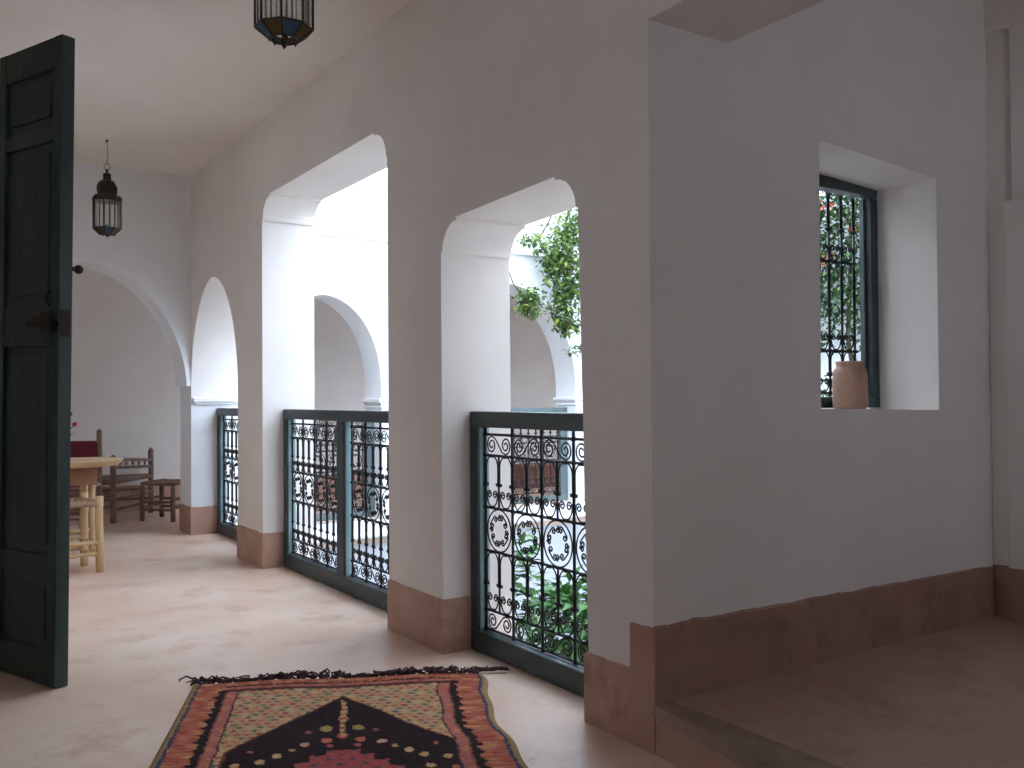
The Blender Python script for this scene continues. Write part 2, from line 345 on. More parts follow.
# ------------------------------------------------------------------ wrought iron
def spiral(cx, cz, r, a0, turns=1.6, d=1, n=20, rin=.22):
    """from outer end at angle a0 winding inward"""
    return [(cx+r*(1-(1-rin)*i/n)*math.cos(a0+d*2*PI*turns*i/n), cz+r*(1-(1-rin)*i/n)*math.sin(a0+d*2*PI*turns*i/n)) for i in range(n+1)]
def ell(cx, cz, a, b, t0, t1, n=10):
    return [(cx+a*math.cos(t0+(t1-t0)*i/n), cz+b*math.sin(t0+(t1-t0)*i/n)) for i in range(n+1)]
def scroll_zone_s(W, zb, zt, flip):
    """two spirals joined by a diagonal"""
    h = zt-zb; r = min(h*.43, W*.18); cz = (zb+zt)/2
    L1 = spiral(W*.24, cz, r, PI*.5 if not flip else -PI*.5, 1.7, -1 if flip else 1)
    L2 = spiral(W*.76, cz, r, -PI*.5 if not flip else PI*.5, 1.7, -1 if flip else 1)
    top = (W*.24, cz+r) if not flip else (W*.24, cz-r)
    bot = (W*.76, cz-r) if not flip else (W*.76, cz+r)
    # outer circle continues as diagonal
    return [L1[::-1]+[bot if False else (top[0]+(bot[0]-top[0])*.25, top[1]+(bot[1]-top[1])*.12), (top[0]+(bot[0]-top[0])*.75, top[1]+(bot[1]-top[1])*.88)]+L2]
def half_arch_lyre(h0, w, zb, zt, knobs):
    """one half bay: pointed loop under the upper bar, paired spirals above the lower bar"""
    H = zt-zb; r = w*.43; c = h0+w/2; out = []
    zleg = zb+H*.46
    a = [(c-r, zleg)]+ell(c, zt-r*1.15, r, r*1.12, PI, 0, 12)+[(c+r, zleg)]
    out.append(a)
    for sx in (-1, 1):
        out.append([(c+sx*r, zleg), (c+sx*(r-.004), zleg-.008), (c+sx*(r-.012), zleg-.006), (c+sx*(r-.012), zleg+.004)])
    zl = zb+min(.055, H*.27); rs = w*.18
    for sx in (-1, 1):
        sp = spiral(c+sx*w*.215, zl, rs, PI if sx < 0 else 0, 1.4, -1 if sx < 0 else 1, n=14)
        lead = ell(c, zl-.0, w*.395, zl-zb-.004, PI*1.5, PI if sx < 0 else 2*PI, 8)
        out.append(lead+sp)
    knobs += [(c, zt-.004), (c, zb+.004)]
    return out
def ring_zone(W, zb, zt):
    c = W/2; cz = (zb+zt)/2; b = (zt-zb)/2; out = []
    out.append(ell(c, cz, W*.44, b*.97, -PI/2, PI*1.5, 28))
    for i in range(4):
        a = PI/2*i+PI/4
        px, pz = c+W*.25*math.cos(a)*1.0, cz+b*.56*math.sin(a)
        s1 = spiral(px-.012*math.sin(a)*1.0, pz+.012*math.cos(a), W*.07, a, 1.2, 1, n=12)
        s2 = spiral(px+.014*math.sin(a)*1.6, pz-.014*math.cos(a)*1.6, W*.07, a, 1.2, -1, n=12)
        out += [s1[::-1]+s2]
    for i in range(4):
        a = PI/2*i
        out.append(spiral(c+W*.28*math.cos(a), cz+b*.58*math.sin(a), W*.065, a, 1.3, 1, n=12))
    return out
def scroll_mesh(W, bars, r=.0037):
    """bars: list of zone tuples (kind, zb, zt); returns MB in local (h along +y', z) plane, x=0"""
    mbs = []
    for flip in (0, 1):
        mb = MB(); knobs = []
        for i, (kd, zb, zt) in enumerate(bars):
            if kd == 'S': ls = scroll_zone_s(W, zb, zt, (flip+(1 if i else 0)) % 2)
            elif kd == 'A': ls = half_arch_lyre(0, W/2, zb, zt, knobs)+half_arch_lyre(W/2, W/2, zb, zt, knobs)
            elif kd == 'H': ls = half_arch_lyre(0, W, zb, zt, knobs)
            else: ls = ring_zone(W, zb, zt); knobs += [(W/2, zb), (W/2, zt)]
            for l in ls: mb.tube([(0, h, z) for h, z in l], r, 4)
        for (h, z) in knobs: mb.box((-.006, h-.007, z-.005), (.006, h+.007, z+.005))
        mbs.append(mb)
    return mbs
RZ = [('S', .814, .90), ('A', .598, .814), ('R', .42, .598), ('A', .175, .42), ('S', .096, .175)]
RB = [.90, .814, .598, .42, .175, .096]
def grille(root, x, ya, n, W, z0=.05, z1=.96, axis='x', bars=RB, zones=RZ, half=True, rv=.0062):
    """iron grille in plane x (axis 'x', running along y) or plane y (axis 'y', running along x)"""
    def P(h, z, d=0): return (x+d, ya+h, z) if axis == 'x' else (ya+h, x+d, z)
    off = origin_of(root)
    for zb in bars:
        mb = MB(); mb.tube([P(-.02, zb), P(n*W+.02, zb)], .0055, 6)
        for i in range(n+1): mb.ball(P(i*W, zb), .011, 6, 4)
        mb.build('horizontal_bar', M['iron'], root)
    for i in range(n+1):
        mb = MB(); mb.tube([P(i*W, z0), P(i*W, z1)], rv, 6)
        for (kd, zb, zt) in zones:
            if kd in 'AH': mb.ball(P(i*W, zb+(zt-zb)*.45), .012, 6, 4); mb.tube([P(i*W, zb+(zt-zb)*.46), P(i*W, zt-.03)], rv*1.3, 6)
        mb.build('vertical_bar', M['iron'], root, smooth=True)
    if half:
        for i in range(n):
            for (kd, zb, zt) in zones:
                if kd != 'A': continue
                mb = MB(); mb.tube([P((i+.5)*W, zb), P((i+.5)*W, zt)], .005, 6)
                mb.tube([P((i+.5)*W, zb+(zt-zb)*.46), P((i+.5)*W, zt-.03)], .0078, 6); mb.ball(P((i+.5)*W, zb+(zt-zb)*.45), .011, 6, 4)
                mb.build('short_bar', M['iron'], root, smooth=True)
    mbs = scroll_mesh(W, zones)
    protos = []
    for mb in mbs:
        if axis == 'y': mb.v = [(p[1], p[0], p[2]) for p in mb.v]
        protos.append(mb)
    src = {}
    for i in range(n):
        k_ = i % 2; loc = Vector(P(i*W, 0))-off
        if k_ not in src:
            o = protos[k_].build('scrollwork', M['iron'], root, off=(0, 0, 0)); src[k_] = o
        else:
            o = src[k_].copy(); COL.objects.link(o); o.parent = root
        o.location = loc
def railing(label, ya, yb, x, panels, zt=.995, mids=()):
    root = thing('railing', label, 'railing', (x+.03, (ya+yb)/2, 0), 'balustrades of the gallery arcade')
    e = .0; m = M['rail']; d = .062
    mb = MB(); mb.box((x, ya+e, .93), (x+d, yb-e, zt)); mb.build('top_rail', m, root, bevel=.005)
    mb = MB(); mb.box((x, ya+e, .001), (x+d, yb-e, .088)); mb.build('bottom_rail', m, root, bevel=.005)
    for a, b in [(ya+e, ya+.055), (yb-.055, yb-e)]+list(mids):
        mb = MB(); mb.box((x+.001, a, .088), (x+d-.001, b, .93)); mb.build('post', m, root, bevel=.004)
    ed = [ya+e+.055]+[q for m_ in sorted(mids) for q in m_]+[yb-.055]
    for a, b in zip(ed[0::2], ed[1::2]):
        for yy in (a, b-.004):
            mb = MB(); mb.box((x+.014, yy, .090), (x+d-.002, yy+.004, .928)); mb.build('lit_inner_strip', M['litrail'], root)  # strips added on the inner faces, their paler colour stands in for sky light
    for a, n, W in panels: grille(root, x+.040, a, n, W)
    return root
railing('green wooden railing with black scroll ironwork, the nearest one beside the striped rug', .32, 1.264, .13, [(.40, 4, .2)])
railing('long green double-panel railing with centre post under the tallest opening', 1.769, 3.544, .13, [(1.855, 4, .178), (2.735, 4, .188)], zt=.99, mids=[(2.60, 2.695)])
railing('farthest green scrollwork railing, below the pointed arch beside the rustic stools', 4.058, YF-.002, .195, [(4.13, 5, .213)], zt=.988)
# railings of the far gallery, teal side showing
def far_railing(label, xa, xb, n):
    root = thing('railing', label, 'railing', ((xa+xb)/2, YF+.2, 0), 'balustrades across the courtyard')
    y = YF+.14; m = M['teal']
    mb = MB(); mb.box((xa, y, .905), (xb, y+.06, .95)); mb.build('top_rail', m, root, bevel=.004)
    mb = MB(); mb.box((xa, y, .001), (xb, y+.06, .06)); mb.build('bottom_rail', m, root, bevel=.004)
    for a, b in ((xa, xa+.075), (xb-.085, xb)):
        mb = MB(); mb.box((a, y+.001, .06), (b, y+.059, .905)); mb.build('post', m, root, bevel=.004)
    W = (xb-xa-.2)/n
    grille(root, y+.03, xa+.095, n, W, axis='y', z1=.93)
far_railing('teal railing seen across the courtyard under the arch through the tallest opening', .575, 1.625, 5)
far_railing('teal railing across the courtyard behind the hanging vine, in the wide arch', 2.135, 3.785, 8)

# ------------------------------------------------------------------ window_1
win = thing('window_1', None, None, (1.14, .29, 1.0), kind='structure')
mb = MB(); mb.box((.79, .255, 1.868), (1.497, .315, 1.915)); mb.build('top_frame', M['rail'], win, bevel=.004)
mb = MB(); mb.box((.79, .255, 1.001), (1.497, .315, 1.045)); mb.build('bottom_frame', M['rail'], win, bevel=.004)
for a, b in ((.79, .835), (1.452, 1.497)):
    mb = MB(); mb.box((a, .256, 1.045), (b, .314, 1.86)); mb.build('side_frame', M['rail'], win, bevel=.004)
    mb = MB(); mb.box((a+(0 if a < 1 else -.012), .285, 1.045), (b+(.012 if a < 1 else 0), .30, 1.86)); mb.build('frame_bead', M['teal'], win)
grille(win, .325, .86, 7, .0815, z0=1.03, z1=1.885, axis='y', rv=.005, bars=[1.596, 1.232, 1.06], zones=[('H', 1.596, 1.885), ('H', 1.232, 1.596), ('H', 1.06, 1.232)], half=False)

# jar on the sill
jar = MB()
prof = [(.0, 0), (.052, .0), (.0575, .006), (.059, .03), (.0595, .09), (.058, .138), (.054, .150), (.046, .157), (.0455, .166), (.048, .176), (.0465, .182), (.040, .182), (.038, .170), (.038, .05), (.0, .045)]
jar.lathe([(q*1.10, z*1.01) for q, z in prof], (1.2, .184, .9985), 40)
# keep the jar resting between wall face and frame
tag(jar.build('jar', M['clay'], smooth=True), 'straight-sided terracotta jar with short collar neck on the white window sill', 'jar').location = (0, 0, 0)

# ------------------------------------------------------------------ door_1: dark green leaf
P0 = Vector((-1.377, 1.67, 0)); dx = Vector((-.374*.418, .915*.418, 0)); dx = Vector((-.157, .374, 0)).normalized(); dn = Vector((dx.y, -dx.x, 0))
# local frame: s along the leaf (0 free edge .. .405 hinge), d depth away from camera side (thickness +dn)
door = thing('door_1', None, None, (-1.45, 1.86, 0), kind='structure')
def dbox(s0, s1, d0, d1, z0, z1, name, m='door', bevel=.003, smooth=False):
    mb = MB(); vs = []
    for z in (z0, z1):
        for s, d in ((s0, d0), (s1, d0), (s1, d1), (s0, d1)):
            p = P0+dx*s+dn*d; vs.append((p.x, p.y, z))
    mb.add(vs, [(0, 3, 2, 1), (4, 5, 6, 7), (0, 1, 5, 4), (1, 2, 6, 5), (2, 3, 7, 6), (3, 0, 4, 7)])
    return mb.build(name, M[m], door, bevel=bevel)
WD = .44; TH = .052
zb, zt = .005, 2.405
dbox(0, .05, 0, TH, zb, zt, 'stile'); dbox(WD-.05, WD, 0, TH, zb, zt, 'stile')
for a, b in ((zb, .13), (.40, .48), (1.26, 1.42), (2.02, 2.08), (2.29, zt)): dbox(.05, WD-.05, .002, TH-.002, a, b, 'cross_rail')
for a, b in ((.13, .40), (.48, 1.26), (1.42, 2.02), (2.08, 2.29)):
    p = dbox(.05, WD-.05, .014, TH-.014, a, b, 'door_panel')
    dbox(.085, WD-.085, .007, TH-.007, a+.035, b-.035, 'raised_field', bevel=.006)
def dp(s, d, z): p = P0+dx*s+dn*d; return (p.x, p.y, z)
dbox(.03, .17, -.008, .0, 1.33, 1.37, 'latch_plate', 'rust', .002)
dbox(.02, .09, -.02, -.008, 1.30, 1.385, 'lock_case', 'rust', .003)
mb = MB(); mb.tube([dp(-.012, -.002, 1.342), dp(.19, -.012, 1.342)], .007, 8); mb.build('bolt', M['rust'], door)
mb = MB(); mb.tube([dp(.035, -.012, 1.40), dp(.035, -.03, 1.43), dp(.035, -.012, 1.46)], .006, 6); mb.build('pull_ring', M['rust'], door)
dbox(-.004, .0, .008, .042, 1.29, 1.39, 'strike_plate', 'rust', 0)
mb = MB(); mb.tube([dp(.035, TH, 1.548), dp(.03, TH+.03, 1.548)], .008, 8); mb.ball(dp(.03, TH+.04, 1.548), .017, 12, 8); mb.build('door_knob', M['rust'], door, smooth=True)

door.location = door.location - R0*.013
door.rotation_mode = 'QUATERNION'; door.rotation_quaternion = Matrix.Rotation(.011, 4, Vector((math.sin(YAW), math.cos(YAW), 0))).to_quaternion()
# ------------------------------------------------------------------ lanterns
def lantern(loc, zceil, label, n=8, ph=PI/8, seed=0, R=.088, zb=.062, z2=.026):
    """loc = tip of the lantern"""
    root = thing('hanging_lantern', label, 'lantern', (loc[0], loc[1], loc[2]), 'pierced metal and glass lanterns of the gallery')
    X, Y, Z = loc; br = M['brass']
    def pt(r, j, z): a = 2*PI*j/n+ph; return (X+r*math.cos(a), Y+r*math.sin(a), Z+z)
    zm = .248         # body bottom / top
    mb = MB(); mb.lathe([(R+.004, zm-.002), (R+.008, zm+.004), (R+.006, zm+.022), (R-.004, zm+.034), (R-.02, zm+.040)], (X, Y, Z), n, ph); mb.build('rim', br, root)
    mb = MB(); mb.lathe([(R-.022, zm+.038), (.058, zm+.052), (.061, zm+.075), (.060, zm+.098), (.052, zm+.118), (.040, zm+.134), (.026, zm+.142)], (X, Y, Z), 20, 0); 
    for q in range(10):
        a = 2*PI*q/10; mb.tube([(X+r*math.cos(a), Y+r*math.sin(a), Z+z) for r, z in ((.060, zm+.054), (.063, zm+.08), (.061, zm+.1), (.042, zm+.134))], .003, 4)
    mb.build('dome', br, root, smooth=True)
    mb = MB(); mb.lathe([(.026, zm+.140), (.025, zm+.175), (.028, zm+.178), (.024, zm+.184), (.008, zm+.190), (.008, zm+.205), (.014, zm+.208), (.005, zm+.214)], (X, Y, Z), 16); mb.build('chimney', br, root, smooth=True)
    zr = zm+.214+.018
    mb = MB(); mb.tube([(X+.019*math.cos(t), Y, Z+zr+.019*math.sin(t)) for t in [2*PI*i/20 for i in range(21)]], .0022, 5); mb.build('ring', M['wire'], root, smooth=True)
    mb = MB(); z0 = Z+zr+.017; mb.tube([(X+.006*math.sin(i*.5), Y, z0+(zceil-z0)*i/8) for i in range(9)], .0022, 5); mb.tube([(X, Y, zceil-.012), (X, Y, zceil-.0)], .01, 8); mb.build('hook', M['wire'], root)
    for j in range(n):
        mb = MB(); mb.tube([pt(R, j, zb), pt(R, j, zm)], .0048, 5); mb.tube([pt(R, j, zm), pt(R, j+1, zm)], .0042, 5); mb.build('post', br, root)
        a, b = pt(R-.001, j, 0), pt(R-.001, j+1, 0)
        mb = MB(); vs = []
        ins = .001
        for z in (zb, zm):
            for d in (0, .002):
                p1, p2 = pt(R-d, j, z), pt(R-d, j+1, z); vs += [p1, p2]
        mb.add(vs, [(0, 1, 5, 4), (2, 6, 7, 3), (0, 2, 3, 1), (4, 5, 7, 6), (0, 4, 6, 2), (1, 3, 7, 5)]); mb.build('glass_pane', M['clear'], root)
        mb = MB(); mid = lambda z: tuple((Vector(pt(R, j, z))+Vector(pt(R, j+1, z)))/2)
        mb.tube([mid(zb), mid(zm)], .0028, 4); mb.build('glazing_bar', br, root)
        # coloured taper pane
        r2 = .050
        mb = MB(); A, B, C_, D = [Vector(v) for v in (pt(R, j, zb), pt(R, j+1, zb), pt(r2, j+1, z2), pt(r2, j, z2))]
        dd = Vector((0, 0, .0018)); mb.add([A, B, C_, D, A+dd, B+dd, C_+dd, D+dd], [(0, 3, 2, 1), (4, 5, 6, 7), (0, 1, 5, 4), (1, 2, 6, 5), (2, 3, 7, 6), (3, 0, 4, 7)])
        mb.build('coloured_pane', M['blue' if (j+seed) % 2 else 'amber'], root)
        mb = MB(); mb.tube([pt(R, j, zb), pt(r2, j, z2)], .0042, 5); mb.tube([pt(R, j, zb), pt(R, j+1, zb)], .0042, 5); mb.tube([pt(r2, j, z2), pt(r2, j+1, z2)], .0032, 5)
        mb.lathe([(.0001, -.010), (.006, 0), (.0001, .006)], pt(r2, j, z2-.001), 6); mb.build('pane_frame', br, root)
    mb = MB()
    for j in range(4): mb.tube([pt(.050, j, z2), pt(.0, j, z2-.004), pt(.050, j+4, z2)], .0028, 5)
    mb.lathe([(.0001, 0), (.013, .022), (.010, .030), (.0001, .036)], (X, Y, Z), 8); mb.lathe([(.014, .028), (.014, .034)], (X, Y, Z), 12)
    mb.tube([(X, Y, Z+.03), (X, Y, Z+.09)], .009, 8)
    mb.build('bottom_finial', br, root)
    return root
lantern((-.732, 4.52, 2.141), ZC, 'dark metal and glass lantern hanging whole in view at the far end of gallery')
lantern((-.748, 1.034, 2.266), ZC, 'large near lantern with blue and amber panes cut off by the top of the view', seed=1, ph=PI/8+.35+PI/8, R=.098, zb=.074, z2=.036)

# ------------------------------------------------------------------ rustic furniture
def log(name, a, b, r, m, root, ra=None, knots=True):
    a = Vector(a); b = Vector(b); n = 7; pts = []; rs = []
    for i in range(n):
        t = i/(n-1); p = a.lerp(b, t)
        p += Vector((noise.noise(Vector((a.x*9+t*4, a.y*7, 1))), noise.noise(Vector((a.x*9, a.y*7+t*4, 5))), 0))*r*.22
        pts.append(p); rs.append(r*(1+.10*noise.noise(Vector((t*6, a.x*11+a.y*3, 2)))))
    mb = MB(); mb.tube(pts, rs, 10); return mb.build(name, m, root, smooth=True, bevel=0)
def woven_seat(root, c4, z, m, sag=.012, n=14, th=.02):
    """c4: four plan corners; cords wound round four rails"""
    A, B, C_, D = [Vector((p[0], p[1], 0)) for p in c4]
    mb = MB()
    for i in range(n):
        t = (i+.5)/n; p = A.lerp(D, t); q = B.lerp(C_, t); pts = []
        for k_ in range(9):
            u = k_/8; s = math.sin(PI*u)*math.sin(PI*t); pt_ = p.lerp(q, u); pts.append((pt_.x, pt_.y, z-sag*s+.004*((i % 2)*2-1)*math.sin(u*PI*4)*.5))
        mb.tube(pts, (A-D).length/n*.5, 6)
    return mb.build('woven_seat', m, root, smooth=True)
# near pale stool
def stool(name, label, corners, h, seatz, r, m, mseat, group=None, rungs=(.09, .165), cat='stool'):
    cx = sum(c[0] for c in corners)/4; cy = sum(c[1] for c in corners)/4
    root = thing(name, label, cat, (cx, cy, 0), group)
    for c in corners: log('leg', (c[0], c[1], .001), (c[0], c[1], h), r, m, root)
    for i in range(4):
        a, b = corners[i], corners[(i+1) % 4]
        for q, z in enumerate(rungs): log('rung', (a[0], a[1], z+(.02 if i % 2 else 0)), (b[0], b[1], z+(.02 if i % 2 else 0)), r*.55, m, root)
        log('seat_rail', (a[0], a[1], seatz), (b[0], b[1], seatz), r*.75, mseat, root)
    sh = .94; cc = [(cx+(c[0]-cx)*sh, cy+(c[1]-cy)*sh) for c in corners]
    woven_seat(root, cc, seatz+.012, mseat)
    return root
def sq(cx_, cy_, w_, d_, a):
    ca, sa = math.cos(a), math.sin(a)
    return [(cx_+ca*x-sa*y, cy_+sa*x+ca*y) for x, y in ((-w_/2, -d_/2), (w_/2, -d_/2), (w_/2, d_/2), (-w_/2, d_/2))]
s0 = [(-.856, 4.04), (-.90, 4.33), (-1.18, 4.29), (-1.15, 3.99)]
stool('stool', 'pale peeled-wood stool with cord-wrapped rails, nearest, cut off by the green door', s0, .465, .42, .0235, M['palewood'], M['cord'], rungs=(.095, .165))
s1 = [(-.139, 6.371), (.067, 6.138), (.273, 6.33), (.067, 6.560)]
stool('stool', 'small low dark stool with slatted log seat, right of the rustic armchair', s1, .315, .325, .021, M['darkwood'], M['rush'], rungs=(.10, .17))
# rustic chair
ch = thing('armchair', 'low dark rustic armchair with woven seat and spindle back beside the small stool', 'chair', (-.3, 6.8, 0))
A_ = Vector((-.371, 6.388, 0)); B_ = Vector((.055, 6.94, 0)); dd = (B_-A_).normalized(); nn = Vector((-dd.y, dd.x, 0)); D_ = A_+Vector((-.42, .14, 0)); C2 = Vector((-.43, 6.99, 0))
D_.y = min(D_.y, 7.05); C2 = C2 if C2.y < 7.05 else Vector((C2.x+.1, 7.05, 0))
z0 = Vector((0, 0, .001))
def up(p, z): return (p.x, p.y, z)
log('leg', up(A_, .001), up(A_, .565), .026, M['darkwood'], ch); log('leg', up(B_, .001), up(B_, .575), .024, M['darkwood'], ch)
log('leg', up(D_, .001), up(D_, .40), .024, M['darkwood'], ch); log('leg', up(C2, .001), up(C2, .40), .024, M['darkwood'], ch)
mb = MB(); mb.lathe([(.018, 0), (.026, .012), (.016, .03), (.0001, .045)], up(B_, .57), 10); mb.build('finial', M['darkwood'], ch, smooth=True)
mb = MB(); mb.lathe([(.018, 0), (.024, .01), (.014, .02), (.0001, .03)], up(A_, .56), 10); mb.build('finial', M['darkwood'], ch, smooth=True)
for z, z2 in ((.548, .497), (.478, .437)): log('back_rail', up(A_, z), up(B_, z2), .014, M['darkwood'], ch)
for i in range(1, 6):
    p = A_.lerp(B_, i/6); mb = MB(); mb.lathe([(.006, 0), (.006, .02), (.013, .035), (.006, .05), (.006, .07)], up(p, .478-.041*i/6), 8); mb.build('spindle', M['darkwood'], ch, smooth=True)
for a, b in ((A_, B_), (B_, C2), (C2, D_), (D_, A_)):
    log('seat_rail', up(a, .345), up(b, .345), .018, M['darkwood'], ch)
    for z in (.11, .20): log('rung', up(a, z+(.03 if a in (B_, D_) else 0)), up(b, z+(.03 if a in (B_, D_) else 0)), .012, M['darkwood'], ch)
cc = [A_, B_, C2, D_]; ce = sum(cc, Vector((0, 0, 0)))/4
woven_seat(ch, [tuple((ce+(p-ce)*.95)[:2]) for p in cc], .362, M['rush'], sag=.025, n=18)
# tall maroon chair
mc = thing('chair', 'tall dark chair with maroon padded back behind the pale table', 'chair', (-.8, 5.8, 0))
mA = Vector((-.55, 5.95, 0)); mB = Vector((-.99, 6.10, 0)); md = (mB-mA).normalized(); mn = Vector((md.y, -md.x, 0)); 
if mn.y > 0: mn = -mn
mC = mB+mn*.4; mD = mA+mn*.4
for p, h in ((mA, .80), (mB, .80), (mC, .44), (mD, .44)): log('leg', up(p, .001), up(p, h), .02, M['darkwood'], mc)
for p in (mA, mB): mb = MB(); mb.lathe([(.014, 0), (.022, .01), (.0001, .03)], up(p, .798), 10); mb.build('finial', M['darkwood'], mc, smooth=True)
for a, b in ((mA, mB), (mB, mC), (mC, mD), (mD, mA)):
    log('rung', up(a, .15), up(b, .15), .011, M['darkwood'], mc); log('seat_rail', up(a, .38), up(b, .38), .015, M['darkwood'], mc)
mb = MB(); a, b = mA+md*.015, mB-md*.015
vs = []
for z in (.50, .73):
    for d in (-.03, .03):
        for p in (a, b): q = p+mn*d; vs.append((q.x, q.y, z))
mb.add(vs, [(0, 1, 3, 2), (4, 6, 7, 5), (0, 4, 5, 1), (2, 3, 7, 6), (0, 2, 6, 4), (1, 5, 7, 3)]); mb.build('padded_back', M['maroon'], mc, bevel=.02, seg=3)
mb = MB(); vs = []; 
for z in (.385, .45):
    for p in (mA+md*.02+mn*.02, mB-md*.02+mn*.02, mC-md*.02-mn*.01, mD+md*.02-mn*.01): vs.append((p.x, p.y, z))
mb.add(vs, [(0, 3, 2, 1), (4, 5, 6, 7), (0, 1, 5, 4), (1, 2, 6, 5), (2, 3, 7, 6), (3, 0, 4, 7)]); mb.build('seat_cushion', M['maroon'], mc, bevel=.02, seg=3)
# pale table
tb = thing('table', 'pale board-topped table on thin pole legs, partly behind the green door', 'table', (-1.0, 4.98, 0))
mb = MB()
out_ = [(-1.0+.44*(1 if math.cos(a) > 0 else -1)*abs(math.cos(a))**.8, 4.90+.29*(1 if math.sin(a) > 0 else -1)*abs(math.sin(a))**.8) for a in [2*PI*i/48 for i in range(48)]]
n = len(out_); mb.add([(-1.0+(x+1)*.90, 4.9+(y-4.9)*.9, .600) for x, y in out_]+[(x, y, .645) for x, y in out_], [tuple(range(n)), tuple(range(2*n-1, n-1, -1))]+[(i, (i+1) % n, (i+1) % n+n, i+n) for i in range(n)])
mb.build('tabletop', M['tabletop'], tb, bevel=.012, seg=3)
mb = MB(); mb.box((-1.30, 4.76, .475), (-.752, 5.02, .599)); mb.build('apron', M['apron'], tb, bevel=.004)
for p in ((-.775, 4.83), (-.79, 5.07), (-1.27, 4.80), (-1.27, 5.06), (-.83, 4.86)):
    log('leg', (p[0], p[1], .001), (p[0], p[1], .60), .021, M['palewood'], tb)
log('stretcher', (-.775, 4.83, .16), (-1.27, 4.80, .16), .013, M['palewood'], tb); log('stretcher', (-.79, 5.07, .12), (-1.27, 5.06, .12), .013, M['palewood'], tb)
# flowers in a vase on the table
vz = thing('flower_vase', 'small vase of red flowers on the pale table at the edge of the green door', 'vase of flowers', (-.96, 4.93, .645))
mb = MB(); mb.lathe([(.0001, .001), (.035, .001), (.045, .04), (.035, .09), (.018, .12), (.022, .135), (.018, .135), (.014, .12), (.0001, .1)], (-.96, 4.93, .645), 20); mb.build('vase', M['potleaf'], vz, smooth=True)
rnd = random.Random(3)
for (x, y, z) in ((-.905, 4.90, .955), (-.880, 4.885, .885), (-.95, 4.93, .93), (-.99, 4.95, .89), (-.92, 4.95, .90), (-.955, 4.90, .99)):
    mb = MB(); mb.tube([(-.96, 4.93, .75), ((x-.96)/2, (y+4.93)/2, (z+.8)/2+.0), (x, y, z)], .0025, 5); mb.build('stem', M['potleaf'], vz)
    mb = MB()
    for i in range(11):
        a = i*2.4; e = .3+.1*i; c = Vector((x, y, z)); d = Vector((math.cos(a)*math.cos(e), math.sin(a)*math.cos(e), math.sin(e)-.2)); s = Vector((-math.sin(a), math.cos(a), 0))
        p1 = c+d*.026; mb.add([c, c+d*.014+s*.012, p1+s*.006, p1-s*.006, c+d*.014-s*.012], [(0, 1, 2, 3, 4)])
    mb.ball((x, y, z), .012, 8, 6); mb.build('blossom', M['petal'], vz)
mb = MB()
for i in range(16):
    a = i*2.4; c = Vector((-.95+.03*math.cos(a), 4.93+.03*math.sin(a), .80+.05*rnd.random())); d = Vector((math.cos(a), math.sin(a), .3)); s = Vector((-math.sin(a), math.cos(a), 0))
    mb.add([c, c+d*.025+s*.015, c+d*.055, c+d*.025-s*.015], [(0, 1, 2, 3)])
mb.build('leaves', M['potleaf'], vz)
# wooden chest in the far gallery seen through the near railing
cst = thing('chest', 'low reddish wooden chest across the courtyard, behind the teal railing', 'chest', (4.45, 6.75, 0))
mb = MB(); mb.box((4.06, 6.60, .0), (4.78, 6.92, .24)); mb.build('body', M['brownwood'], cst, bevel=.004)
mb = MB(); mb.box((4.04, 6.58, .24), (4.80, 6.94, .268)); mb.build('lid', M['brownwood'], cst, bevel=.004)
for a in (4.10, 4.44): mb = MB(); mb.box((a, 6.585, .03), (a+.30, 6.60, .21)); mb.build('front_panel', M['brownwood'], cst, bevel=.004)

